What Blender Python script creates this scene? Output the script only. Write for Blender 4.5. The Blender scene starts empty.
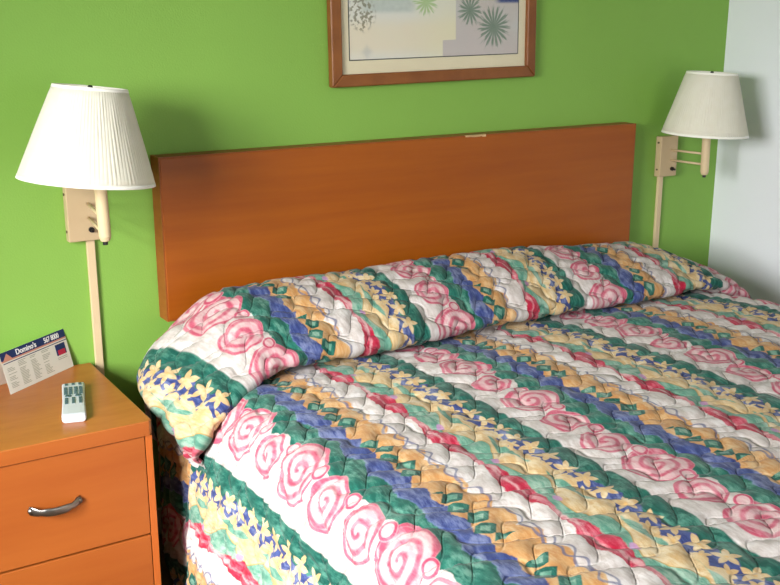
import bpy, bmesh, math, random
import numpy as np
from mathutils import Vector, Matrix
random.seed(7)
C = bpy.context.scene
COL = C.collection
PI = math.pi

# ------------------------------------------------------------------ helpers
def srgb(r, g, b):
    def f(c):
        c /= 255.0
        return c / 12.92 if c <= 0.04045 else ((c + 0.055) / 1.055) ** 2.4
    return (f(r), f(g), f(b), 1.0)

def tag(o, label=None, cat=None, group=None, kind=None):
    if label: o['label'] = label
    if cat: o['category'] = cat
    if group: o['group'] = group
    if kind: o['kind'] = kind
    return o

def empty(name, loc):
    o = bpy.data.objects.new(name, None)
    o.empty_display_size = 0.05
    COL.objects.link(o)
    o.location = loc
    return o

def link(name, me, mat=None, parent=None):
    o = bpy.data.objects.new(name, me)
    COL.objects.link(o)
    if mat: me.materials.append(mat)
    if parent: o.parent = parent
    return o

def obj(name, bm, mat=None, parent=None, smooth=False, bevel=0, seg=2):
    me = bpy.data.meshes.new(name)
    bmesh.ops.recalc_face_normals(bm, faces=bm.faces)
    bm.to_mesh(me); bm.free()
    if smooth:
        for p in me.polygons: p.use_smooth = True
    o = link(name, me, mat, parent)
    if bevel:
        m = o.modifiers.new('bevel', 'BEVEL'); m.width = bevel; m.segments = seg; m.limit_method = 'ANGLE'
    return o

def box(bm, x0, x1, y0, y1, z0, z1):
    vs = [bm.verts.new((x, y, z)) for x in (x0, x1) for y in (y0, y1) for z in (z0, z1)]
    for f in ((0,1,3,2),(4,6,7,5),(0,4,5,1),(2,3,7,6),(0,2,6,4),(1,5,7,3)):
        bm.faces.new([vs[i] for i in f])

def boxobj(name, b, mat, parent=None, bevel=0, seg=2):
    bm = bmesh.new(); box(bm, *b)
    return obj(name, bm, mat, parent, bevel=bevel, seg=seg)

def tube(bm, p, q, r, n=16, r2=None, caps=True):
    p, q = Vector(p), Vector(q); d = (q - p).normalized()
    a = d.orthogonal().normalized(); b = d.cross(a)
    r2 = r if r2 is None else r2
    A = [bm.verts.new(p + (a*math.cos(2*PI*i/n) + b*math.sin(2*PI*i/n))*r) for i in range(n)]
    B = [bm.verts.new(q + (a*math.cos(2*PI*i/n) + b*math.sin(2*PI*i/n))*r2) for i in range(n)]
    for i in range(n):
        bm.faces.new((A[i], A[(i+1) % n], B[(i+1) % n], B[i]))
    if caps:
        bm.faces.new(A); bm.faces.new(B)

def lathe(bm, prof, n=32):
    rings = []
    for r, z in prof:
        if r < 1e-6: rings.append([bm.verts.new((0, 0, z))])
        else: rings.append([bm.verts.new((r*math.cos(2*PI*i/n), r*math.sin(2*PI*i/n), z)) for i in range(n)])
    for A, B in zip(rings, rings[1:]):
        for i in range(n):
            j = (i+1) % n
            if len(A) == 1: bm.faces.new((A[0], B[i], B[j]))
            elif len(B) == 1: bm.faces.new((A[i], A[j], B[0]))
            else: bm.faces.new((A[i], A[j], B[j], B[i]))

# ------------------------------------------------------------------ node maths
class NT:
    def __init__(s, mat):
        s.nt = mat.node_tree
        s.n = s.nt.nodes
    def node(s, t): return s.n.new(t)
    def link(s, a, b): s.nt.links.new(a, b)
    def put(s, v, sock):
        if isinstance(v, X): s.link(v.s, sock)
        elif hasattr(v, 'is_output') or isinstance(v, bpy.types.NodeSocket): s.link(v, sock)
        else: sock.default_value = v
    def m(s, op, *a):
        nd = s.node('ShaderNodeMath'); nd.operation = op
        for i, v in enumerate(a): s.put(v, nd.inputs[i])
        return X(s, nd.outputs[0])
    def mix(s, f, a, b, blend='MIX'):
        nd = s.node('ShaderNodeMix'); nd.data_type = 'RGBA'; nd.blend_type = blend
        s.put(f, nd.inputs[0]); s.put(a, nd.inputs[6]); s.put(b, nd.inputs[7])
        return nd.outputs[2]
    def comb(s, x, y, z=0.0):
        nd = s.node('ShaderNodeCombineXYZ')
        for i, v in enumerate((x, y, z)): s.put(v, nd.inputs[i])
        return nd.outputs[0]
    def noise(s, vec, scale, detail=2.0, rough=.5):
        nd = s.node('ShaderNodeTexNoise'); s.link(vec, nd.inputs['Vector'])
        nd.inputs['Scale'].default_value = scale; nd.inputs['Detail'].default_value = detail
        nd.inputs['Roughness'].default_value = rough
        return X(s, nd.outputs['Fac'])
    def step(s, a, b, w):                 # 0 -> 1 as a passes from b-w to b+w
        nd = s.node('ShaderNodeMapRange'); nd.interpolation_type = 'SMOOTHSTEP'
        s.put(a, nd.inputs[0]); s.put(b - w, nd.inputs[1]); s.put(b + w, nd.inputs[2])
        return X(s, nd.outputs[0])
class X:
    def __init__(s, t, so): s.t, s.s = t, so
    def __add__(s, o): return s.t.m('ADD', s, o)
    __radd__ = __add__
    def __sub__(s, o): return s.t.m('SUBTRACT', s, o)
    def __rsub__(s, o): return s.t.m('SUBTRACT', o, s)
    def __mul__(s, o): return s.t.m('MULTIPLY', s, o)
    __rmul__ = __mul__
    def __truediv__(s, o): return s.t.m('DIVIDE', s, o)
    def sin(s): return s.t.m('SINE', s)
    def cos(s): return s.t.m('COSINE', s)
    def abs(s): return s.t.m('ABSOLUTE', s)
    def floor(s): return s.t.m('FLOOR', s)
    def fmod(s, p): return s.t.m('FLOORED_MODULO', s, p)
    def fract(s): return s.t.m('FRACT', s)
    def max(s, o): return s.t.m('MAXIMUM', s, o)
    def min(s, o): return s.t.m('MINIMUM', s, o)
    def gt(s, o): return s.t.m('GREATER_THAN', s, o)
    def lt(s, o): return s.t.m('LESS_THAN', s, o)

def newmat(name, rough=.6, spec=.4, metal=0):
    m = bpy.data.materials.new(name); m.use_nodes = True
    b = m.node_tree.nodes['Principled BSDF']
    b.inputs['Roughness'].default_value = rough
    b.inputs['Specular IOR Level'].default_value = spec
    b.inputs['Metallic'].default_value = metal
    return m, NT(m), b

def simple(name, col, rough=.6, spec=.4, metal=0, var=.06, scale=12, bump=0, bscale=60):
    m, t, b = newmat(name, rough, spec, metal)
    co = t.node('ShaderNodeTexCoord').outputs['Object']
    n = t.noise(co, scale, 3)
    c2 = tuple(c*(1-var*2) for c in col[:3]) + (1,)
    t.link(t.mix(n, col, c2), b.inputs['Base Color'])
    if bump:
        bn = t.noise(co, bscale, 4)
        bp = t.node('ShaderNodeBump'); bp.inputs['Strength'].default_value = bump
        bp.inputs['Distance'].default_value = .003
        t.link(bn.s, bp.inputs['Height']); t.link(bp.outputs[0], b.inputs['Normal'])
    return m

def wood(name, c1, c2, rough=.38, spec=.45, stretch=(1.2, 14, 26), seed=0., fig=.5):
    m, t, b = newmat(name, rough, spec)
    co = t.node('ShaderNodeTexCoord').outputs['Object']
    mp = t.node('ShaderNodeMapping'); t.link(co, mp.inputs[0])
    mp.inputs['Scale'].default_value = stretch; mp.inputs['Location'].default_value = (seed, seed, seed)
    g = t.noise(mp.outputs[0], 2.2, 8, .62)
    mp2 = t.node('ShaderNodeMapping'); t.link(co, mp2.inputs[0]); mp2.inputs['Scale'].default_value = tuple(k*.22 for k in stretch)
    g2 = t.noise(mp2.outputs[0], 2.0, 3)
    f = t.step(g*(1-fig) + g2*fig, .5, .22)
    t.link(t.mix(f, c1, c2), b.inputs['Base Color'])
    r = g*.12 + (rough - .06)
    t.link(r.s, b.inputs['Roughness'])
    bp = t.node('ShaderNodeBump'); bp.inputs['Strength'].default_value = .08; bp.inputs['Distance'].default_value = .001
    t.link(g.s, bp.inputs['Height']); t.link(bp.outputs[0], b.inputs['Normal'])
    return m

M = {}
M['green'] = simple('green_wall_paint', srgb(131, 176, 76), .55, .3, var=.035, scale=3, bump=.25, bscale=180)
M['white_wall'] = simple('white_wall_paint', srgb(230, 233, 236), .6, .3, var=.02, scale=3, bump=.25, bscale=180)
M['ceil'] = simple('ceiling_paint', srgb(230, 230, 226), .8, .2, var=.02, bump=.4, bscale=90)
M['carpet'] = simple('brown_carpet', srgb(112, 92, 72), .95, .1, var=.2, scale=60, bump=.8, bscale=400)
M['trim'] = simple('painted_trim', srgb(215, 212, 205), .45, .4, var=.02)
M['head'] = wood('headboard_wood', srgb(160, 85, 14), srgb(143, 70, 9), .4, .35, (1.0, 6, 14), 3.)
M['head_edge'] = wood('headboard_edge_wood', srgb(152, 82, 32), srgb(132, 68, 24), .42, .35, (1.0, 8, 20), 9.)
M['ns'] = wood('nightstand_drawer_wood', srgb(160, 87, 34), srgb(146, 73, 25), .38, .35, (1.2, 7, 10), 5.)
M['ns_top'] = wood('nightstand_top_wood', srgb(178, 106, 46), srgb(156, 86, 34), .33, .4, (3.0, 12, 10), 1.)
M['ns_side'] = wood('nightstand_side_wood', srgb(186, 100, 40), srgb(166, 82, 30), .4, .35, (6, 6, 1.2), 2.)
M['dark'] = simple('dark_inside', srgb(70, 30, 12), .8, .2)
M['cream'] = simple('cream_metal', srgb(214, 192, 152), .45, .4, var=.03)
M['tan'] = simple('tan_plastic', srgb(196, 172, 134), .5, .35, var=.04)
M['black'] = simple('black_plastic', srgb(24, 22, 20), .4, .4)
M['screw'] = simple('dull_screw', srgb(110, 96, 74), .4, .5, metal=.6)
M['pewter'] = simple('brushed_pewter', srgb(150, 146, 140), .32, .5, metal=1.0, var=.2, scale=40)
M['frame'] = wood('picture_frame_wood', srgb(148, 92, 44), srgb(116, 66, 28), .4, .4, (4, 10, 4), 4.)
M['mat'] = simple('cream_mat_board', srgb(226, 216, 182), .8, .2, var=.02)
M['line'] = simple('dark_mat_line', srgb(66, 70, 62), .7, .2)
M['remote'] = simple('silver_remote_plastic', srgb(196, 200, 206), .35, .5, var=.02)
M['button'] = simple('teal_button', srgb(62, 88, 92), .5, .4)
M['card'] = simple('white_card', srgb(228, 226, 214), .6, .3, var=.02)
M['navy'] = simple('navy_ink', srgb(38, 58, 112), .5, .3, var=.25, scale=30)
M['salmon'] = simple('salmon_ink', srgb(214, 150, 128), .6, .3, var=.1)
M['redink'] = simple('red_ink', srgb(196, 44, 72), .6, .3, var=.1)
M['greyink'] = simple('grey_ink', srgb(158, 160, 140), .7, .2)
M['whiteink'] = simple('white_ink', srgb(240, 240, 240), .6, .3, var=.0)
M['chip'] = simple('bare_wood_chip', srgb(226, 190, 140), .8, .2)
M['mattress'] = simple('mattress_ticking', srgb(225, 222, 212), .9, .1)
M['bulb'] = simple('frosted_bulb', srgb(240, 238, 230), .4, .4)

def glassmat():
    m = bpy.data.materials.new('clear_glass'); m.use_nodes = True
    nt = m.node_tree; nt.nodes.clear()
    o = nt.nodes.new('ShaderNodeOutputMaterial'); mx = nt.nodes.new('ShaderNodeMixShader')
    tr = nt.nodes.new('ShaderNodeBsdfTransparent'); gl = nt.nodes.new('ShaderNodeBsdfGlossy')
    gl.inputs['Roughness'].default_value = .03
    lw_ = nt.nodes.new('ShaderNodeLayerWeight'); pw_ = nt.nodes.new('ShaderNodeMath'); pw_.operation = 'POWER'; pw_.inputs[1].default_value = 4
    nt.links.new(lw_.outputs['Facing'], pw_.inputs[0]); fr = nt.nodes.new('ShaderNodeMath'); fr.operation = 'MULTIPLY_ADD'; fr.inputs[1].default_value = .5; fr.inputs[2].default_value = .03; nt.links.new(pw_.outputs[0], fr.inputs[0])
    nt.links.new(fr.outputs[0], mx.inputs[0]); nt.links.new(tr.outputs[0], mx.inputs[1])
    nt.links.new(gl.outputs[0], mx.inputs[2]); nt.links.new(mx.outputs[0], o.inputs[0])
    return m
M['glass'] = glassmat()

def shademat():
    m, t, b = newmat('pleated_shade_fabric', .8, .2)
    b.inputs['Base Color'].default_value = srgb(242, 240, 226)
    tl = t.node('ShaderNodeBsdfTranslucent'); tl.inputs[0].default_value = srgb(244, 240, 222)
    mx = t.node('ShaderNodeMixShader'); mx.inputs[0].default_value = .32
    co = t.node('ShaderNodeTexCoord').outputs['Object']
    n = t.noise(co, 30, 2)
    t.link(t.mix(n, srgb(244, 242, 230), srgb(236, 232, 214)), b.inputs['Base Color'])
    t.link(b.outputs[0], mx.inputs[1]); t.link(tl.outputs[0], mx.inputs[2])
    t.link(mx.outputs[0], t.n['Material Output'].inputs[0])
    return m
M['shade'] = shademat()
M['shade_trim'] = simple('shade_band', srgb(244, 242, 230), .7, .2, var=.01)

# ------------------------------------------------------------------ printed quilt
PER = .662
def quiltmat():
    m, t, b = newmat('printed_quilt_cotton', .85, .15)
    uvn = t.node('ShaderNodeUVMap'); uvn.uv_map = 'cloth'
    sp = t.node('ShaderNodeSeparateXYZ'); t.link(uvn.outputs[0], sp.inputs[0])
    U0 = X(t, sp.outputs[0]); V = X(t, sp.outputs[1])
    vec = t.comb(U0, V)
    n1 = t.noise(vec, 9, 2); n2 = t.noise(vec, 40, 3); 
    U = U0 + (n1 - .5)*.012
    u = (U - (.585 - .10)).fmod(PER)
    # zigzag and scallop edges
    def zig(per, ph, amp):
        return ((V + ph) / per).fract().__sub__(.5).abs() * (2*amp) - amp*.5
    def scal(per, ph, amp):
        return (((V + ph) * (PI/per)).sin().abs() - .6) * amp
    rag = (n2 - .5) * .020
    # water-colour brush marks
    st = t.comb(U0*1.0, V*.35)
    br = t.noise(st, 70, 4, .65)
    big = t.noise(vec, 14, 3)
    def wash(c_dark, c_mid, c_light):
        c_dark, c_mid, c_light = [tuple(k*.62 for k in c[:3]) + (1,) for c in (c_dark, c_mid, c_light)]
        a = t.mix(t.step(br, .47, .12), c_dark, c_mid)
        return t.mix(t.step(br*.55 + big*.45, .56, .1), a, c_light)
    white = wash(srgb(214, 202, 194), srgb(236, 226, 220), srgb(250, 245, 242))
    whitep = white
    green = wash(srgb(24, 98, 84), srgb(44, 124, 106), srgb(120, 174, 154))
    green2 = wash(srgb(18, 86, 74), srgb(36, 112, 96), srgb(100, 160, 140))
    blue = wash(srgb(54, 68, 126), srgb(78, 94, 154), srgb(138, 148, 188))
    orange = wash(srgb(218, 156, 92), srgb(232, 180, 118), srgb(242, 206, 156))
    red = wash(srgb(186, 26, 58), srgb(206, 52, 82), srgb(232, 132, 146))
    yellow = wash(srgb(222, 184, 126), srgb(234, 206, 158), srgb(246, 228, 190))
    teal = wash(srgb(92, 152, 130), srgb(126, 178, 154), srgb(180, 206, 186))
    w = .0022
    def over(col, edge, new): return t.mix(t.step(u, edge, w), col, new)
    col = white
    col = over(col, .135 + scal(.10, .0, .022) + rag, green)
    bb = .208 + zig(.12, .03, .022) + rag
    # pale line between green and blue
    col = over(col, bb - .004, wash(srgb(96, 116, 176), srgb(110, 132, 182), srgb(160, 180, 200)))
    col = over(col, bb, blue)
    col = over(col, .256 + zig(.075, .02, .018) + rag, orange)
    col = over(col, .348 + scal(.085, .01, .026) + rag, white)
    # squiggles on the orange/white seam
    q = .350 + (V*58).sin()*.010 + (V*133).sin()*.006
    q2 = .352 - (V*58).sin()*.012 + (V*91).sin()*.005
    grey = wash(srgb(92, 100, 138), srgb(116, 120, 152), srgb(150, 152, 170))
    on = t.step((V*11.).sin() + .5, .1, .2)
    col = t.mix((1 - t.step((u - q).abs(), .0036 + (n2-.5)*.006, .0020))*.8, col, grey)
    col = t.mix((1 - t.step((u - q2).abs(), .0030 + (n2-.5)*.006, .0020))*on*.8, col, grey)
    # twisted red ribbon
    ra = (V*(2*PI/.27)).sin()
    r0 = .418 + ra*.012 + rag; r1 = .452 - ra*.010 + rag
    col = over(col, r0, red)
    col = t.mix((1 - t.step((u - (r0 + r1)*.5 - ra*.004).abs(), .006 + ra*.003, .003))*.7, col, wash(srgb(226, 120, 140), srgb(240, 190, 190), srgb(248, 226, 220)))
    # leaves
    col = over(col, r1, teal)
    lf = .486 + (V*(2*PI/.22) + .8).sin()*.022
    col = t.mix((1 - t.step((u - lf).abs(), .0024, .0012)) * t.step(u, r1, w), col, srgb(150, 120, 60))
    col = over(col, lf, yellow)
    lf2 = .522 + (V*(2*PI/.22) + 2.6).sin()*.014
    col = over(col, lf2, teal)
    col = over(col, .530 + zig(.07, 0, .010), yellow)
    mvy = V.fmod(.22) - .11; mvx = u - .468
    mr = (mvx*mvx + mvy*mvy*.4)
    col = t.mix((1 - t.step(mr, .00007, .00003))*.8, col, srgb(166, 120, 164))
    # blue band with stars, then green again
    col = over(col, .548 + zig(.06, .02, .020) + rag, blue)
    col = over(col, .590 + zig(.05, .0, .016) + rag, green2)
    # (the last stretch turns back to the white of the rose band)
    # the two rows of stars
    def stars(col, cu, per, ph, R, rot):
        cell = ((V + ph)/per).floor()
        jx = (cell*12.9898).sin()*.007
        px = u - cu - jx; py = (V + ph).fmod(per) - per/2
        r = t.m('SQRT', px*px + py*py)
        th = t.m('ARCTAN2', py, px) + cell*rot
        pet = ((th*(5/(2*PI))).fract() - .5).abs()*2         # 0..1
        rad = (1 - pet)*.62 + .38
        rad = rad * R
        mk = 1 - t.step(r, rad, .0025)
        return t.mix(mk, col, t.mix((1 - t.step(r, .004, .002))*.5, yellow, srgb(206, 160, 84)))
    # centre of white->green wash: last piece of the period back to white
    col = t.mix(t.step(u, PER - .012, .003), col, white)
    col = stars(col, .582, .063, 0., .030, .9)
    col = stars(col, .548, .063, .031, .021, 1.7)
    # chain of small green squares on the orange
    py = (V + .01).fmod(.046) - .023
    cell = ((V + .01)/.046).floor()
    px = u - .281 - ((cell*.5).fract() - .25)*.030
    a = (px*.8 + py*.6).abs(); c = (px*-.6 + py*.8).abs()
    sq = a.max(c)
    grp = (V.fmod(.30)).lt(.21)
    col = t.mix((1 - t.step(sq, .0205, .0018))*grp, col, green2)
    col = t.mix((1 - t.step(sq, .0098, .0018))*grp, col, teal)
    # roses
    RP = .147
    vv = V + .062
    ci = (vv/RP).floor()
    alt = (ci*2.4 + .7).sin()
    ry = vv.fmod(RP) - RP/2; rx = u - .092 - alt*.010
    jw = (n1 - .5)*.012
    ry = ry + jw
    r = t.m('SQRT', rx*rx + ry*ry)
    th = t.m('ARCTAN2', ry, rx)
    R = .066 + alt*.012
    lob = R*(1 + ((th*5 + ci).sin())*.05)
    pinkl = wash(srgb(236, 178, 184), srgb(242, 202, 202), srgb(248, 228, 222))
    pinkd = wash(srgb(206, 72, 104), srgb(220, 104, 130), srgb(232, 150, 164))
    col = t.mix(1 - t.step(r, lob, .0025), col, pinkl)
    spi = (r/.029 - th*(1/(2*PI)) + (n2 - .5)*.25 + ci*.37).fract()
    ring = (spi - .5).abs()
    mk = (1 - t.step(ring, .21, .13)) * (1 - t.step(r, lob, .0025))
    mk2 = (1 - t.step((r - lob + .004).abs(), .004, .002))
    col = t.mix(mk.max(mk2)*.92, col, pinkd)
    # small buds between the roses
    by = (vv + RP/2).fmod(RP) - RP/2; bx = u - .125
    br2 = t.m('SQRT', bx*bx + by*by)
    col = t.mix(1 - t.step(br2, .021, .002), col, pinkl)
    col = t.mix((1 - t.step((br2 - .017).abs(), .003, .0015)), col, pinkd)
    t.link(col, b.inputs['Base Color'])
    # weave + stitch bump
    ga = ((V + .55*U0)/.098 + .22*(U0*(2*PI/.115)).sin()) * PI
    gb = ((V - .75*U0)/.125 + .25*(V*(2*PI/.16) + 1).sin()) * PI
    gr = t.step(ga.sin().abs().min(gb.sin().abs()), .09, .09)
    hsum = gr*1.0 + t.noise(vec, 55, 4)*.5
    bp = t.node('ShaderNodeBump'); bp.inputs['Strength'].default_value = .55; bp.inputs['Distance'].default_value = .006
    t.link(hsum.s, bp.inputs['Height']); t.link(bp.outputs[0], b.inputs['Normal'])
    b.inputs['Sheen Weight'].default_value = .1
    return m
M['quilt'] = quiltmat()

def printmat():
    m, t, b = newmat('watercolour_print', .6, .2)
    tc = t.node('ShaderNodeTexCoord').outputs['Object']
    sp = t.node('ShaderNodeSeparateXYZ'); t.link(tc, sp.inputs[0])
    x = X(t, sp.outputs[0]); z = X(t, sp.outputs[2])
    vec = t.comb(x, z)
    n = t.noise(vec, 9, 4); n2 = t.noise(vec, 60, 4)
    col = t.mix(n, srgb(214, 218, 212), srgb(226, 222, 204))
    col = t.mix(t.step(z + (n - .5)*.03, .10, .03) * (1 - t.step(z + (n - .5)*.02, .205, .03))*.75, col, t.mix(n, srgb(228, 212, 180), srgb(222, 216, 188)))
    col = t.mix(t.step(x, .38, .12)*(1-t.step(z, .29, .1))*.55, col, srgb(226, 222, 182))  # pale yellow side of the glass reflection, painted as print colour
    # glass reflection painted into the print: mauve grey right part, stepped edge
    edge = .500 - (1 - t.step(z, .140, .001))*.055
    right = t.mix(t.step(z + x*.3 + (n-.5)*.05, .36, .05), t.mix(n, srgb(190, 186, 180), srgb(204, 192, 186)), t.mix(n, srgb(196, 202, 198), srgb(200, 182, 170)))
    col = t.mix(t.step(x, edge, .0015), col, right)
    col = t.mix(t.step(x, .68, .02)*t.step(z, .262, .006), col, srgb(52, 70, 126))
    col = t.mix(t.step(z, .235, .01)*(1 - t.step(x, .33, .03))*t.step(x, .12, .03)*.7, col, t.mix(n2, srgb(150, 166, 160), srgb(196, 208, 196)))
    def plant(col, cx, cz, R, k, c1, c2, seed):
        px = x - cx; pz = z - cz
        r = t.m('SQRT', px*px + pz*pz)
        th = t.m('ARCTAN2', pz, px)
        lv = t.noise(t.comb(th*k*.16, r*6 + seed), 5.2, 1)
        spk = ((th*k + seed + lv*3).sin()*.5 + .5)
        lim = (lv*.9 + .25) * R
        thick = (1 - r/R)*1.1
        mk = (1 - t.step(r, lim, R*.12)) * t.step(spk + thick, .85, .25)
        return t.mix(mk*.85, col, t.mix(n2, c1, c2))
    g1, g2 = srgb(74, 110, 88), srgb(112, 138, 112)
    col = plant(col, .665, .180, .092, 19, g1, g2, .3)
    col = plant(col, .560, .238, .066, 15, g1, g2, 1.9)
    col = plant(col, .375, .265, .060, 13, srgb(140, 180, 104), srgb(176, 200, 140), 3.1)
    px = x - .125; pz = z - .235
    r = t.m('SQRT', px*px + pz*pz)
    dots = t.noise(vec, 75, 2)
    col = t.mix((1 - t.step(r + (n - .5)*.05, .05, .012))*t.step(dots, .52, .03)*.8, col, t.mix(n2, srgb(136, 122, 78), srgb(92, 104, 84)))
    col = t.mix((1 - t.step((x - .14).abs() + (z - .11).abs(), .02, .015))*.25, col, srgb(120, 140, 160))
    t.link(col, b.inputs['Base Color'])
    return m
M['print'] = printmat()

# ------------------------------------------------------------------ room (floor at z = -0.15 until the final shift)
FZ = -.15; XL, XR, YB, CZ = -2.15, 2.516, -4.3, 2.35
def st(name, b, mat): return tag(boxobj(name, b, mat), kind='structure')
st('floor', (XL-.1, XR+.1, YB-.1, .1, FZ-.1, FZ), M['carpet'])
st('ceiling', (XL-.1, XR+.1, YB-.1, .1, CZ, CZ+.1), M['ceil'])
st('wall_back', (XL-.1, XR+.1, 0, .1, FZ, CZ), M['green'])
st('wall_right', (XR, XR+.1, YB-.1, 0, FZ, CZ), M['white_wall'])
bm = bmesh.new()
box(bm, XL-.1, -.3, YB-.1, YB, FZ, CZ); box(bm, 1.7, XR+.1, YB-.1, YB, FZ, CZ)
box(bm, -.3, 1.7, YB-.1, YB, FZ, .5); box(bm, -.3, 1.7, YB-.1, YB, 1.9, CZ)
tag(obj('wall_front', bm, M['white_wall']), kind='structure')
w2 = empty('added_fill_window', (.7, YB, .5)); tag(w2, kind='structure')  # added window behind the camera, made up to carry the fill light
bm = bmesh.new()
for b in ((-1, -.95, -.08, -.02, 0, 1.4), (.95, 1, -.08, -.02, 0, 1.4), (-.95, .95, -.08, -.02, 0, .05), (-.95, .95, -.08, -.02, 1.35, 1.4), (-.025, .025, -.07, -.03, .05, 1.35)): box(bm, *b)
obj('window_frame', bm, M['trim'], w2)
boxobj('glass_pane', (-.95, .95, -.054, -.050, .05, 1.35), M['glass'], w2)
WY0, WY1, WZ0, WZ1 = -2.80, -1.30, .60, 2.10
bm = bmesh.new()
box(bm, XL-.1, XL, YB, WY0, FZ, CZ); box(bm, XL-.1, XL, WY1, 0, FZ, CZ)
box(bm, XL-.1, XL, WY0, WY1, FZ, WZ0); box(bm, XL-.1, XL, WY0, WY1, WZ1, CZ)
tag(obj('wall_left', bm, M['white_wall']), kind='structure')
w = empty('window_1', (XL, (WY0+WY1)/2, WZ0)); tag(w, kind='structure')
bm = bmesh.new(); h = WZ1-WZ0; hw = (WY1-WY0)/2
box(bm, -.08, -.02, -hw, -hw+.05, 0, h); box(bm, -.08, -.02, hw-.05, hw, 0, h)
box(bm, -.08, -.02, -hw+.05, hw-.05, 0, .05); box(bm, -.08, -.02, -hw+.05, hw-.05, h-.05, h); box(bm, -.07, -.03, -.025, .025, .05, h-.05)
obj('window_frame', bm, M['trim'], w)
boxobj('glass_pane', (-.054, -.050, -hw+.05, hw-.05, .05, h-.05), M['glass'], w)
boxobj('window_sill', (.0, .05, -hw-.04, hw+.04, -.03, 0), M['trim'], w, bevel=.004)
for nm, b in (('baseboard_back', (XL, XR, -.012, 0, FZ, FZ+.09)), ('baseboard_right', (XR-.012, XR, YB, -.012, FZ, FZ+.09)),
              ('baseboard_left', (XL, XL+.012, YB, -.012, FZ, FZ+.09))):
    st(nm, b, M['trim'])

# ------------------------------------------------------------------ headboard
HT, HZ0, HZ1, HW = .0745, .586, 1.0927, 1.95
hb = empty('headboard', (HW/2, -.002, HZ0))
tag(hb, 'long reddish-brown wooden headboard fixed to the green wall behind the bed', 'headboard')
e = .0022
boxobj('panel', (-HW/2+.004, HW/2-.004, -(HT-.002), -.006, .004, HZ1-HZ0-.004), M['head'], hb, bevel=.002)
bm = bmesh.new(); d = HT - .004
box(bm, -HW/2, HW/2, -d, 0, HZ1-HZ0-.004, HZ1-HZ0)
box(bm, -HW/2, -HW/2+.004, -d, 0, 0, HZ1-HZ0-.004); box(bm, HW/2-.004, HW/2, -d, 0, 0, HZ1-HZ0-.004)
box(bm, -HW/2+.004, HW/2-.004, -d, 0, 0, .004)
tag(obj('edge_banding', bm, M['head_edge'], hb), 'slightly darker edge strip around the board')
bm = bmesh.new()
for i in range(7):
    cx = .155 + i*.012 + random.uniform(-.002, .002)
    box(bm, cx-.008, cx+.008, -(HT-.0018) - .0006, -(HT-.0018) + .012, HZ1-HZ0-.004-random.uniform(.001, .004), HZ1-HZ0+.0006)
tag(obj('chipped_spot', bm, M['chip'], hb), 'pale chip on the top edge', None)

# ------------------------------------------------------------------ bedspread
def catmull(P, n=24):
    P = [np.array(p, float) for p in P]; Q = [2*P[0]-P[1]] + P + [2*P[-1]-P[-2]]; out = []
    for i in range(1, len(Q)-2):
        a, b, c, d = Q[i-1:i+3]
        for k in range(n):
            t = k/n
            out.append(.5*((2*b) + (c-a)*t + (2*a-5*b+4*c-d)*t*t + (3*b-a-3*c+d)*t**3))
    out.append(P[-1]); return np.array(out)
def resample(Q, step=None, n=None):
    s = np.concatenate([[0], np.cumsum(np.linalg.norm(np.diff(Q, axis=0), axis=1))])
    if n is None: n = int(s[-1]/step) + 1
    t = np.linspace(0, s[-1], n)
    return np.stack([np.interp(t, s, Q[:, i]) for i in range(Q.shape[1])], 1), t
prof = [(-.092, .40), (-.092, .53), (-.098, .60), (-.145, .668), (-.24, .708), (-.34, .710), (-.45, .684), (-.54, .636),
        (-.594, .600), (-.592, .576), (-.555, .562), (-.515, .556), (-.508, .546), (-.54, .532), (-.60, .529), (-.70, .541),
        (-.9, .55), (-1.4, .55), (-2.05, .55), (-2.18, .54), (-2.245, .50), (-2.27, .43), (-2.275, .2), (-2.28, -.13)]
P, S = resample(catmull(prof), step=.0085)
NV = len(P)
# rollness: 1 over the pillows, 0 on the flat
icr = int(np.argmin(np.abs(P[:, 0] + .512) + 10*np.abs(P[:, 1]-.5510)))    # the tuck
scr = S[icr]
roll = 1 - np.clip((S - (scr - .035))/.045, 0, 1); roll = roll*roll*(3-2*roll)
def sm(x, a, b):
    t = np.clip((x-a)/(b-a), 0, 1); return t*t*(3-2*t)
# drape paths (outward, down) from the start of the corner
pr_roll = catmull([(0, 0), (.06, -.020), (.11, -.050), (.16, -.084), (.22, -.124), (.27, -.168), (.304, -.218), (.306, -.252), (.278, -.29), (.25, -.34), (.245, -.55), (.25, -.86)])
pr_flat = catmull([(0, 0), (.032, -.004), (.062, -.022), (.082, -.055), (.094, -.12), (.112, -.25), (.137, -.40), (.162, -.68)])
pr_soft = catmull([(0, 0), (.06, -.016), (.115, -.046), (.165, -.092), (.195, -.15), (.21, -.25), (.228, -.40), (.25, -.68)])
B2, _ = resample(pr_soft, n=125); SF0 = S[int(np.argmin(P[:icr, 0]))]
A, _ = resample(pr_roll, n=125); B, _ = resample(pr_flat, n=125)
ND = 125
XSL = {1: .13, 0: -.035}; XSR = {1: 1.80, 0: 1.84}
NT_ = 222
shear = .22*(1 - sm(-P[:, 0], .25, .75))
shear = np.where(S < scr, .20 - .14*sm(S, S[np.argmin(np.abs(P[:,1]-.722))]-.05, scr-.04), .06*(1-sm(S, scr, scr+.16)))
yy = np.minimum(-P[:, 0], 2.28)
Vc = S - scr + .55      # keep V equal to -y on the flat
skew = -.042*(np.maximum(Vc, .7) - .7)
sfr = np.clip((S - S[0] - .15)/(scr - S[0] - .22), 0, 1)
def shear_at(j, U):
    k = sfr[j]
    back = np.interp(U, [-.35, -.15, .1, .35, .75, 1.4], [-.10, -.06, .11, .13, .16, .15])
    front = np.interp(U, [-.35, -.1, .2, .7, 1.4], [.16, .17, .17, .12, .08])
    fade = 1 - sm(S[j], scr-.03, scr+.05)
    return (back*(1-k) + front*k)*fade
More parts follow.
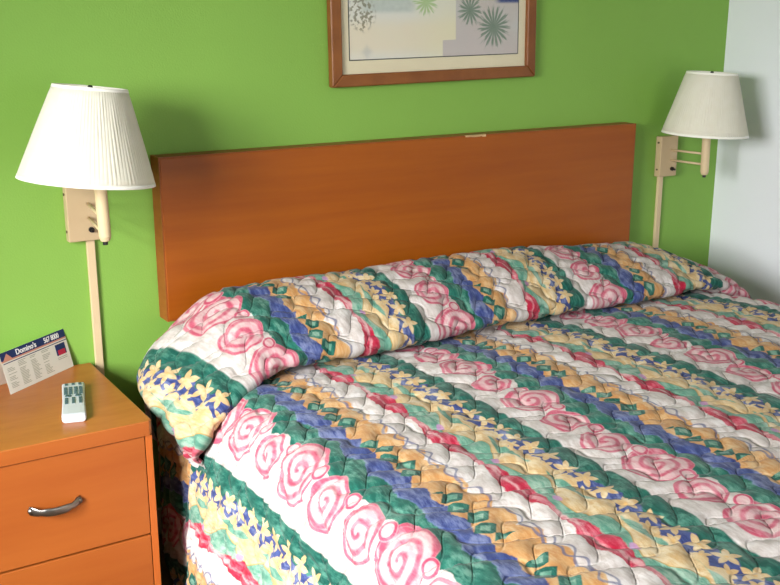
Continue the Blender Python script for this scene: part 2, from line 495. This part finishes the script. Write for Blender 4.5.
verts = np.zeros((NV, NT_ + 2*ND, 3)); UV = np.zeros((NV, NT_ + 2*ND, 2))
fz = FZ + .012
for j in range(NV):
    r = roll[j]; y0, z0 = P[j]
    es = math.exp(-max(0, S[j]-scr)/.30)
    A1 = A.copy(); gf = math.exp(-((S[j]-SF0)/.10)**2)
    A1[:, 1] *= 1 - .33*gf*np.exp(-(A[:, 1]/.22)**2)
    path = A1*r + (B*(1-es) + B2*es)*(1-r)
    def scaled(path, z0):
        q = path.copy()
        k = (z0 - fz)/(-path[-1, 1])
        q[:, 1] *= k
        return q
    q = scaled(path, z0)
    L = np.concatenate([[0], np.cumsum(np.linalg.norm(np.diff(q, axis=0), axis=1))])
    xl = XSL[1]*r + (XSL[0]*(1-es) + .085*es)*(1-r); xr = XSR[1]*r + XSR[0]*(1-r)
    tx = np.linspace(xl, xr, NT_+1)[:-1] if False else np.linspace(xl, xr, NT_)
    # inset of the side cloth in the tuck
    pin = math.exp(-((S[j]-scr)/.024)**2)
    ey = float(np.interp(-y0, [.09, .16, .25, .36, .5, .6], [.72, .82, .92, 1.0, .99, .93])) if r > .3 else 1.0
    ql = q.copy(); ql[:, 0] *= (1 - .62*pin)*ey
    qr = q.copy(); qr[:, 0] *= (1 - .28*pin)*(1 - .10*r)
    # hanging folds in the side drops
    dn = np.clip(-q[:, 1]/.6, 0, 1)
    ql[:, 0] += dn*.012*math.sin(y0*15 + 1) * (1-r)
    X_ = np.concatenate([(xl - ql[1:, 0])[::-1], [xl], tx[1:-1], [xr], xr + qr[1:, 0]])
    Z_ = np.concatenate([(z0 + ql[1:, 1])[::-1], np.full(NT_, z0), z0 + qr[1:, 1]])
    U_ = np.concatenate([(xl - L[1:])[::-1], tx, xr + L[1:]])
    n = len(X_)
    verts[j, :n, 0] = X_; verts[j, :n, 1] = y0; verts[j, :n, 2] = Z_
    UV[j, :n, 0] = U_ - shear_at(j, U_) - skew[j]; UV[j, :n, 1] = Vc[j]
NU = n
verts = verts[:, :NU]; UV = UV[:, :NU]
xx = verts[:, :, 0]
# pillow heights along the roll (two pillows, softer towards the ends), sag of the flat
hr = np.clip((verts[:, :, 2]-.555)/.165, 0, 1.2)*roll[:, None]
top = np.interp(xx, [-.3, -.1, .02, .18, .34, .59, .86, 1.11, 1.38, 1.57, 1.78, 2.0, 2.2], [0, 0, -.004, -.014, -.010, -.004, .000, -.006, -.026, -.040, -.062, -.07, -.02])
verts[:, :, 2] += top*hr
# roll front sways a little
sway = np.interp(xx, [-.14, -.06, .02, .12, .6, .95, 1.3, 1.6, 1.9], [-.11, -.085, -.045, -.01, -.01, .012, .006, -.004, -.015])
Sf = S[int(np.argmin(P[:icr, 0]))]
gS = np.where(S < Sf, np.exp(-((S - Sf)/.20)**2), np.clip((scr - S)/(scr - Sf), 0, 1))
near = gS[:, None] * np.where(xx < .3, np.interp(verts[:, :, 2], [.22, .50], [.25, 1]), 1)
verts[:, :, 1] += sway*near
# bottom of the spread is pulled in front by its own weight
rng = np.random.RandomState(3)
# lumps: low frequency
def wav(a, b, k, p): return np.sin(a*k[0] + b*k[1] + p)
Uc = np.linspace(0, 1, NU)[None, :]
lum = (wav(xx, verts[:, :, 1], (7, 5), 1)*.5 + wav(xx, verts[:, :, 1], (13, -9), 2)*.3 + wav(xx, verts[:, :, 1], (-5, 16), .3)*.3)
# quilting: puffs between crossing curved stitch lines
qu = UV[:, :, 0]; qv = UV[:, :, 1]
a = (qv + .55*qu)/.098 + .22*np.sin(qu*2*PI/.115) ; b = (qv - .75*qu)/.125 + .25*np.sin(qv*2*PI/.16 + 1)
da = np.abs(np.sin(PI*a)); db = np.abs(np.sin(PI*b))
puff = (np.minimum(1, da*1.25)**.5)*(np.minimum(1, db*1.35)**.5)
rr = roll[:, None]
tuck = 1 - np.exp(-((S - scr)/.045)**2)[:, None]
disp = puff*(.0115 + .003*rr)*(.15 + .85*tuck) + lum*(.003 + .003*rr)*tuck
# normals
du = np.gradient(verts, axis=1); dv = np.gradient(verts, axis=0)
N = np.cross(dv, du); N /= np.linalg.norm(N, axis=2, keepdims=True) + 1e-9
mid = N[NV//2, NU//2]
if mid[2] < 0: N = -N
verts += N*disp[:, :, None]
verts[:, :, 2] = np.maximum(verts[:, :, 2], FZ + .003)
verts[:, :, 1] = np.minimum(verts[:, :, 1], -.080)
me = bpy.data.meshes.new('bedspread')
bx, by = .92, -1.15
vf = verts.reshape(-1, 3).copy(); vf[:, 0] -= bx; vf[:, 1] -= by; vf[:, 2] -= FZ
me.vertices.add(len(vf)); me.vertices.foreach_set('co', vf.ravel())
J, I = np.meshgrid(np.arange(NV-1), np.arange(NU-1), indexing='ij')
q0 = (J*NU + I).ravel(); quads = np.stack([q0, q0+NU, q0+NU+1, q0+1], 1)
if mid[2] >= 0: pass
nf = len(quads)
me.loops.add(nf*4); me.polygons.add(nf)
me.loops.foreach_set('vertex_index', quads.ravel().astype(np.int32))
me.polygons.foreach_set('loop_start', np.arange(0, nf*4, 4, dtype=np.int32))
me.polygons.foreach_set('loop_total', np.full(nf, 4, dtype=np.int32))
me.polygons.foreach_set('use_smooth', np.ones(nf, dtype=bool))
uvl = me.uv_layers.new(name='cloth')
uvl.data.foreach_set('uv', UV.reshape(-1, 2)[quads.ravel()].ravel().astype(np.float32))
me.update(); me.validate()
bs = link('bedspread', me, M['quilt'])
bs.location = (bx, by, FZ)
tag(bs, 'quilted floral bedspread in green, blue, orange and pink stripes covering the bed and pillows', 'bedspread')

bed = empty('bed', (.92, -1.15, FZ))
tag(bed, 'wide bed under the striped floral quilt, standing against the headboard', 'bed')
boxobj('mattress', (-.87, .87, -1.04, 1.02, .35, .66), M['mattress'], bed, bevel=.03, seg=3)
boxobj('box_spring', (-.86, .86, -1.03, 1.01, .0, .35), M['mattress'], bed, bevel=.01)

# ------------------------------------------------------------------ wall lamps and cable covers
VR = Vector((.8476, -.5306, 0))
def lamp(px, plate_x, py, zb, top_z, cx, cz, D, dt, H, tilt, label, pzb, lean=0):
    """px: pole x; plate_x: plate left edge; py: distance from the wall; zb: bottom of pole; cx,cz: centre of the shade's lower rim"""
    o = empty('wall_lamp', (plate_x + .048, 0, .858))
    tag(o, label, 'lamp', 'wall lamps beside the headboard')
    O = Vector(o.location)
    def L(x, y, z): return Vector((x, y, z)) - O
    a, b = L(plate_x, -.032, pzb), L(plate_x + .0965, -.0, pzb + .165)
    boxobj('wall_plate', (a.x, b.x, a.y, b.y, a.z, b.z), M['tan'], o, bevel=.003)
    for z in (.968, .926):
        bm = bmesh.new()
        tube(bm, L(plate_x + .062, -.030, z), L(px, -py + .006, z), .0045, 12)
        obj('arm', bm, M['cream'], o, smooth=True)
    bm = bmesh.new()
    tube(bm, L(plate_x + .066, -.031, .891), L(plate_x + .066, -.040, .891), .008, 16)
    tube(bm, L(plate_x + .066, -.040, .891), L(plate_x + .066, -.052, .889), .004, 12)
    tag(obj('rotary_switch', bm, M['black'], o), 'black turn switch on the plate')
    for z in (pzb + .03, pzb + .14):
        bm = bmesh.new(); tube(bm, L(plate_x + .001, -.016, z), L(plate_x - .003, -.016, z), .004, 10)
        obj('screw', bm, M['screw'], o)
    bm = bmesh.new()
    topz = cz + .03
    tube(bm, L(px, -py, zb + .012), L(px - .004, -py, topz), .0165, 28)
    tube(bm, L(px, -py, zb), L(px, -py, zb + .012), .012, 28, r2=.0165)
    obj('pole', bm, M['cream'], o, smooth=False, bevel=.0015)
    bm = bmesh.new(); tube(bm, L(px, -py, zb - .010), L(px, -py, zb + .001), .007, 14)
    tag(obj('end_knob', bm, M['black'], o), 'small black knob under the pole')
    # shade: local z is its axis
    R = Matrix.Rotation(tilt, 4, VR.cross(Vector((0, 0, 1))).normalized() * -1) @ Matrix.Rotation(lean, 4, VR)
    sh_mat = Matrix.Translation(L(cx, -py, cz)) @ R
    n = 288; bm = bmesh.new(); rings = []
    K = 10
    for side in (0, 1):
        seq = range(K+1) if side == 0 else range(K, -1, -1)
        for k in seq:
            f = k/K; r0 = (D/2)*(1-f) + (dt/2)*f - side*.0018
            ring = []
            for i in range(n):
                am = .0013*math.cos(2*PI*i/n*96) if 0 < k < K else 0
                am += .0005*math.sin(i*1.7 + k*.6)
                r = r0 + am
                ring.append(bm.verts.new((r*math.cos(2*PI*i/n), r*math.sin(2*PI*i/n), H*f)))
            rings.append(ring)
    for A_, B_ in zip(rings, rings[1:] + rings[:1]):
        for i in range(n):
            bm.faces.new((A_[i], A_[(i+1) % n], B_[(i+1) % n], B_[i]))
    sh = obj('lamp_shade', bm, M['shade'], o, smooth=True); sh.matrix_local = sh_mat
    for rr_, z0, z1, slope in ((D/2, 0, .008, -1), (dt/2, H-.007, H, 1)):
        bm = bmesh.new(); k = (D-dt)/2/H
        ra = rr_ + .0012; rb = ra - .0045
        if z0 == 0: pts = [(ra, -.001), (ra - k*.009, .008), (rb - k*.009, .008), (rb, -.001), (ra, -.001)]
        else: pts = [(ra + k*.007, H-.007), (ra, H+.001), (rb, H+.001), (rb + k*.007, H-.007), (ra + k*.007, H-.007)]
        lathe(bm, pts, 96); bmesh.ops.remove_doubles(bm, verts=bm.verts, dist=1e-6)
        obj('trim_band', bm, M['shade_trim'], sh, smooth=True)
    bm = bmesh.new()
    for k in range(3):
        an = k*2*PI/3 + .4
        tube(bm, (0, 0, H-.006), ((dt/2-.003)*math.cos(an), (dt/2-.003)*math.sin(an), H-.010), .0013, 8)
    tube(bm, (0, 0, H-.012), (0, 0, H-.004), .010, 18)
    tag(obj('spider', bm, M['screw'], sh), None)
    bm = bmesh.new(); lathe(bm, [(0, H-.006), (.006, H-.006), (.0045, H-.003), (.007, H+.000), (.005, H+.004), (0, H+.005)], 16)
    tag(obj('finial', bm, M['black'], sh, smooth=True), 'small dark finial')
    bm = bmesh.new(); lathe(bm, [(.0, .012), (.016, .012), (.017, .05), (.014, .052), (.013, .06), (.022, .08), (.030, .105), (.028, .125), (.017, .142), (0, .148)], 24)
    bl = obj('bulb', bm, M['bulb'], o, smooth=True); bl.matrix_local = sh_mat
    bm = bmesh.new(); tube(bm, L(px-.004, -py, cz+.03), L(cx, -py, cz+.045), .010, 12)
    obj('socket', bm, M['screw'], o)
    return o
lamp(-.241, -.268, .30, .909, 1.316, -.278, 1.076, .354, .188, .244, math.radians(5.3),
     'wall lamp with a white pleated shade above the nightstand, left of the headboard', .858, math.radians(-3.5))
lamp(2.218, 2.142, .198, .885, 1.286, 2.202, 1.048, .334, .192, .240, math.radians(2.5),
     'wall lamp with a white pleated shade in the corner, right of the headboard', .860)

def cover(x, zt, zb, label):
    o = boxobj('cable_cover', (-.012, .012, -.014, 0, 0, zt-zb), M['cream'], None, bevel=.002)
    o.location = (x, 0, zb); tag(o, label, 'cable cover', 'cable covers below the wall lamps')
    return o
cover(-.201, .857, FZ+.095, 'cream cable cover running down the green wall beside the nightstand')
cover(2.172, .859, FZ+.095, 'cream cable cover running down the green wall near the white wall')

# ------------------------------------------------------------------ picture
FX0, FX1, FB, FHt = .6145, 1.4632, 1.272, .62
W_ = FX1-FX0
pic = empty('framed_picture', (FX0, -.003, FB)); pic.rotation_euler = (0, -math.radians(.9), 0)
tag(pic, 'framed watercolour of palm plants hanging above the headboard', 'picture')
bm = bmesh.new(); fw = .040; bars = []
def miter(bm, p, y0, y1):
    lo = [bm.verts.new((x, y0, z)) for x, z in p]; hi = [bm.verts.new((x, y1, z)) for x, z in p]
    bm.faces.new(lo); bm.faces.new(hi[::-1])
    for i in range(4): bm.faces.new((lo[i], lo[(i+1) % 4], hi[(i+1) % 4], hi[i]))
for p in ([(0, 0), (W_, 0), (W_-fw, fw), (fw, fw)], [(W_, 0), (W_, FHt), (W_-fw, FHt-fw), (W_-fw, fw)],
          [(W_, FHt), (0, FHt), (fw, FHt-fw), (W_-fw, FHt-fw)], [(0, FHt), (0, 0), (fw, fw), (fw, FHt-fw)]):
    bm2 = bmesh.new(); miter(bm2, p, -.030, 0)
    obj('frame_rail', bm2, M['frame'], pic, bevel=.005, seg=3)
bm.free()
boxobj('mat_board', (fw-.004, W_-fw+.004, -.014, -.004, fw-.004, FHt-fw+.004), M['mat'], pic)
pl, pb = .075, .086
bm = bmesh.new(); lw = .0032
for b in ((pl-lw, W_-pl+lw, pb-lw, pb), (pl-lw, W_-pl+lw, FHt-pb, FHt-pb+lw), (pl-lw, pl, pb, FHt-pb), (W_-pl, W_-pl+lw, pb, FHt-pb)):
    box(bm, b[0], b[1], -.0152, -.014, b[2], b[3])
tag(obj('border_line', bm, M['line'], pic), 'thin dark line around the print')
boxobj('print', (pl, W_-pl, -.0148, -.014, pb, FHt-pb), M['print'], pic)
boxobj('glass', (fw-.003, W_-fw+.003, -.0185, -.017, fw-.003, FHt-fw+.003), M['glass'], pic)

# ------------------------------------------------------------------ nightstand
NX1, NX0, ND_, NZ = -.2300, -.756, .566, .480
ns = empty('nightstand', ((NX0+NX1)/2, -ND_/2, FZ))
tag(ns, 'orange-brown wooden nightstand with drawers standing beside the bed', 'nightstand')
hwx = (NX1-NX0)/2; hd = ND_/2; H = NZ-FZ
# top with a chamfered underside edge and clipped corners
bm = bmesh.new(); c = .010
pts = [(-hwx+c, -hd), (hwx-c, -hd), (hwx, -hd+c), (hwx, hd-.014), (-hwx, hd-.014), (-hwx, -hd+c)]
lo = [bm.verts.new((x, y, H-.040)) for x, y in pts]; hi = [bm.verts.new((x, y, H)) for x, y in pts]
bm.faces.new(lo[::-1]); bm.faces.new(hi)
for i in range(6): bm.faces.new((lo[i], lo[(i+1) % 6], hi[(i+1) % 6], hi[i]))
obj('top', bm, M['ns_top'], ns, bevel=.0025)
tag(boxobj('front_edge', (-hwx+c, hwx-c, -hd-.0015, -hd, H-.039, H-.002), M['ns'], ns), 'brighter orange front edge of the top')
boxobj('side_panel', (hwx-.020, hwx-.002, -hd+.004, hd-.014, 0, H-.041), M['ns_side'], ns, bevel=.001)
boxobj('side_panel', (-hwx+.002, -hwx+.020, -hd+.004, hd-.014, 0, H-.041), M['ns_side'], ns, bevel=.001)
boxobj('back_panel', (-hwx+.021, hwx-.021, hd-.024, hd-.015, .05, H-.042), M['dark'], ns)
boxobj('plinth', (-hwx+.021, hwx-.021, -hd+.03, -hd+.045, 0, .028), M['ns_side'], ns)
boxobj('carcass_rail', (-hwx+.021, hwx-.021, -hd+.034, -hd+.05, .029, H-.042), M['dark'], ns)
def pull(parent, x, z):
    bm = bmesh.new(); n = 20; half = .063; secs = []
    for i in range(n+1):
        f = i/n*2-1
        bow = (1 - abs(f)**2.6)*.024 + .002
        sag = -.006*(1 - f*f)
        wd = .0098 + .0025*math.cos(f*PI*2.2)*(abs(f) > .5) + (.0015 if abs(f) < .5 else 0)
        th = .0035
        pts = []
        for k in range(12):
            an = 2*PI*k/12
            pts.append(bm.verts.new((f*half, -bow + th*math.cos(an), sag + wd*math.sin(an))))
        secs.append(pts)
    for A_, B_ in zip(secs, secs[1:]):
        for k in range(12): bm.faces.new((A_[k], A_[(k+1) % 12], B_[(k+1) % 12], B_[k]))
    bm.faces.new(secs[0]); bm.faces.new(secs[-1])
    for sgn in (-1, 1):
        tube(bm, (sgn*half*.93, 0, 0), (sgn*half*.93, -.010, 0), .0085, 14)
    o = obj('handle', bm, M['pewter'], parent, smooth=True)
    o.location = (x, 0, z); tag(o, 'curved grey metal pull'); return o
for z0, z1 in ((.311, .587), (.032, .305)):
    d = empty('drawer', (0, -hd, 0)); d.parent = ns
    me_ = boxobj('drawer_front', (-hwx+.0225, hwx-.0225, .004, .022, z0, z1), M['ns'], None, bevel=.0012)
    bpy.data.objects.remove(d)
    me_.name = 'drawer'; me_.parent = ns; me_.location = (0, -hd, 0)
    pull(me_, .0, (z0+z1)/2 + .002).location = (.0, .004, (z0+z1)/2 + .008)

# ------------------------------------------------------------------ remote
p0 = Vector((-.406, -.475, NZ)); p1 = Vector((-.3365, -.216, NZ))
ax = (p1-p0); Lr = ax.length; ang = math.atan2(ax.y, ax.x)
rm = empty('remote_control', (p0+p1)/2); rm.rotation_euler = (0, 0, ang - PI/2)
tag(rm, 'silver-grey television remote lying on the nightstand', 'remote')
bm = bmesh.new(); hw_, hl = .031, Lr/2
# body as a lofted shape: slightly waisted, rounded nose, arched top
secs = []
for f in (-1, -.97, -.90, -.5, 0, .5, .9, .97, 1):
    wq = hw_*(1 - .06*(1-abs(f))) * (1 if abs(f) < .95 else (.97 if abs(f) < .99 else .90))
    hh = .022*(1 if abs(f) < .95 else (.86 if abs(f) < .99 else .62))
    ring = [(-wq*.86, .0015), (wq*.86, .0015), (wq, .006), (wq, hh-.005), (wq*.9, hh-.001), (wq*.5, hh), (-wq*.5, hh), (-wq*.9, hh-.001), (-wq, hh-.005), (-wq, .006)]
    secs.append([bm.verts.new((x, f*hl, z-.0012)) for x, z in ring])
for A_, B_ in zip(secs, secs[1:]):
    for k in range(10): bm.faces.new((A_[k], A_[(k+1) % 10], B_[(k+1) % 10], B_[k]))
bm.faces.new(secs[0]); bm.faces.new(secs[-1])
body = obj('body', bm, M['remote'], rm, smooth=False, bevel=.0012)
def btn(x, y, w, l, mat=None, rnd=False):
    bm = bmesh.new()
    if rnd:
        tube(bm, (0, 0, -.001), (0, 0, .0022), w/2, 16, r2=w/2*.9)
        bmesh.ops.scale(bm, vec=(1, l/w, 1), verts=bm.verts)
    else: box(bm, -w/2, w/2, -l/2, l/2, -.001, .002)
    o = obj('button', bm, mat or M['button'], rm, bevel=.0006 if not rnd else 0)
    o.location = (x, y*hl, .0209)
for x in (-.018, 0, .018): btn(x, .80, .008, .014)
for r_ in range(4):
    for x in (-.020, -.007, .007, .020): btn(x, .58 - r_*.115, .0095, .010)
btn(-.013, .10, .018, .016, rnd=True); btn(.013, .10, .018, .016, rnd=True)
for r_ in range(3):
    for x in (-.018, 0, .018): btn(x, -.06 - r_*.12, .008, .012)

# ------------------------------------------------------------------ tent card
BL = Vector((-.499, -.177, NZ)); BR = Vector((-.283, -.024, NZ)); TL = Vector((-.513, -.152, .594))
Xa = (BR-BL).normalized(); up = (TL-BL); up = (up - Xa*up.dot(Xa)); hc = up.length; Za = up.normalized(); Ya = Za.cross(Xa)
wc = (BR-BL).length
cd = empty('tent_card', BL); cd.matrix_world = Matrix.Translation(BL + Vector((0,0,.0006))) @ Matrix((Xa, Ya, Za)).transposed().to_4x4()
tag(cd, 'folded white tent card with a blue heading standing on the nightstand', 'card')
boxobj('front_panel', (0, wc, 0, .0007, 0, hc), M['card'], cd)
# rear leaf, down to the nightstand behind
inv = cd.matrix_world.inverted()
bl2 = inv @ Vector((-.545, -.095, NZ+.0008)); br2 = inv @ Vector((-.345, -.026, NZ+.0008))
bm = bmesh.new()
v = [bm.verts.new(q) for q in ((0, .0008, hc), (wc, .0008, hc), br2, bl2)]
bm.faces.new(v); bm.faces.new([bm.verts.new(q.co + Vector((0, .0006, 0))) for q in v][::-1])
obj('rear_panel', bm, M['card'], cd)
def ink(name, x0, x1, z0, z1, mat, t=.0004, lab=None, kind=None):
    o = boxobj(name, (x0*wc, x1*wc, -t, .0, z0*hc, z1*hc), mat, cd)
    if lab: o['label'] = lab
    return o
ink('heading_band', 0, 1, .80, 1.0, M['navy'], lab='dark blue band along the top')
ink('heading_strip', 0, 1, .765, .80, M['salmon'], lab='salmon strip under the blue band')
ink('rule_line', 0.02, 1, .715, .735, M['navy'], lab='thin dark blue line')
ink('picture_patch', .80, .955, .40, .68, M['navy'], .0004, 'small blue and red picture')
ink('picture_patch', .825, .94, .40, .53, M['redink'], .0006, 'red lower half of the small picture')
bm = bmesh.new()
v = [bm.verts.new((x*wc, y, z*hc)) for y in (-.0006, 0) for x, z in ((.03, .80), (.16, .80), (.095, .95))]
bm.faces.new(v[:3]); bm.faces.new(v[3:][::-1])
for i in range(3): bm.faces.new((v[i], v[(i+1) % 3], v[(i+1) % 3+3], v[i+3]))
tag(obj('emblem', bm, M['salmon'], cd), 'salmon triangular emblem')
for cx, z1, z0 in ((.10, .60, .10), (.27, .68, .08), (.45, .68, .08), (.63, .68, .10)):
    z = z1; bm = bmesh.new()
    while z > z0:
        l = random.uniform(.07, .13)
        if random.random() > .12: box(bm, (cx-.05)*wc, (cx-.05+l)*wc, -.0004, 0, (z-.012)*hc, z*hc)
        z -= .036
    tag(obj('printed_column', bm, M['greyink'], cd), 'column of fine grey print')
for z in (.35, .31): ink('caption_line', .80, .95, z-.012, z, M['greyink'])

def text(name, s, size, x, z, mat, sx=1.0):
    cu = bpy.data.curves.new(name, 'FONT'); cu.body = s; cu.size = size; cu.extrude = .0003; cu.offset = size*.02
    to = bpy.data.objects.new(name, cu); COL.objects.link(to)
    bpy.context.view_layer.update()
    dg = bpy.context.evaluated_depsgraph_get()
    me = bpy.data.meshes.new_from_object(to.evaluated_get(dg)); me.name = name
    bpy.data.objects.remove(to)
    me.transform(Matrix.Translation((x, -.0008, z)) @ Matrix.Rotation(PI/2, 4, 'X') @ Matrix.Diagonal((sx, 1, 1, 1)))
    me.materials.clear()
    return link(name, me, mat, cd)
text('heading_text', "Domino's", .0215, .225*wc, .835*hc, M['whiteink'], .98)
text('phone_number', '567 8000', .021, .66*wc, .835*hc, M['whiteink'], .8)

# ------------------------------------------------------------------ lift so that the floor is z = 0
bpy.context.view_layer.update()
for o in list(COL.objects):
    if o.parent is None: o.location.z += .15

# ------------------------------------------------------------------ camera
F_, yaw, pitch, roll_ = 1027.53477, .559316294, .259435390, -.000445979
cam = bpy.data.cameras.new('camera'); co = bpy.data.objects.new('camera', cam); COL.objects.link(co)
cam.sensor_width = 36; cam.sensor_fit = 'HORIZONTAL'; cam.lens = F_/780*36; cam.clip_start = .05
r = Vector((math.cos(yaw), -math.sin(yaw), 0)); fw_ = Vector((math.sin(yaw), math.cos(yaw), 0))
Fv = fw_*math.cos(pitch) - Vector((0, 0, 1))*math.sin(pitch); Uv = Vector((0, 0, 1))*math.cos(pitch) + fw_*math.sin(pitch)
mw = Matrix((r, Uv, -Fv)).transposed().to_4x4()
co.matrix_world = Matrix.Translation((-1.03123, -3.011167, 1.486537+.15)) @ mw
C.camera = co

# ------------------------------------------------------------------ light
def area(name, loc, target, sx, sy, power, col):
    l = bpy.data.lights.new(name, 'AREA'); l.shape = 'RECTANGLE'; l.size = sx; l.size_y = sy; l.energy = power; l.color = col
    o = bpy.data.objects.new(name, l); COL.objects.link(o); o.location = loc
    o.rotation_euler = (Vector(target) - Vector(loc)).to_track_quat('-Z', 'Y').to_euler()
    return o
area('sky_daylight', (-4.5, -3.3, 2.6), (.0, -.9, .75), 3.0, 2.2, 1300, (1, .99, 1))
area('high_sky_daylight', (-3.5, -1.9, 2.95), (-.2, -1.6, .6), 1.6, .6, 260, (1, 1, 1))
area('rear_fill_light', (.7, YB+.03, 1.35), (.7, 0, 1.05), 1.9, 1.3, 24, (.98, .99, 1))  # unseen fill added behind the camera to lift the shadows
wd = bpy.data.worlds.new('sky'); C.world = wd; wd.use_nodes = True
wd.node_tree.nodes['Background'].inputs[0].default_value = (.8, .9, 1, 1)
wd.node_tree.nodes['Background'].inputs[1].default_value = 1.0
C.view_settings.view_transform = 'Standard'; C.view_settings.look = 'None'
C.view_settings.gamma = 1; C.view_settings.use_curve_mapping = False
C.view_settings.exposure = -0.17
C.cycles.use_denoising = True
C.cycles.max_bounces = 8
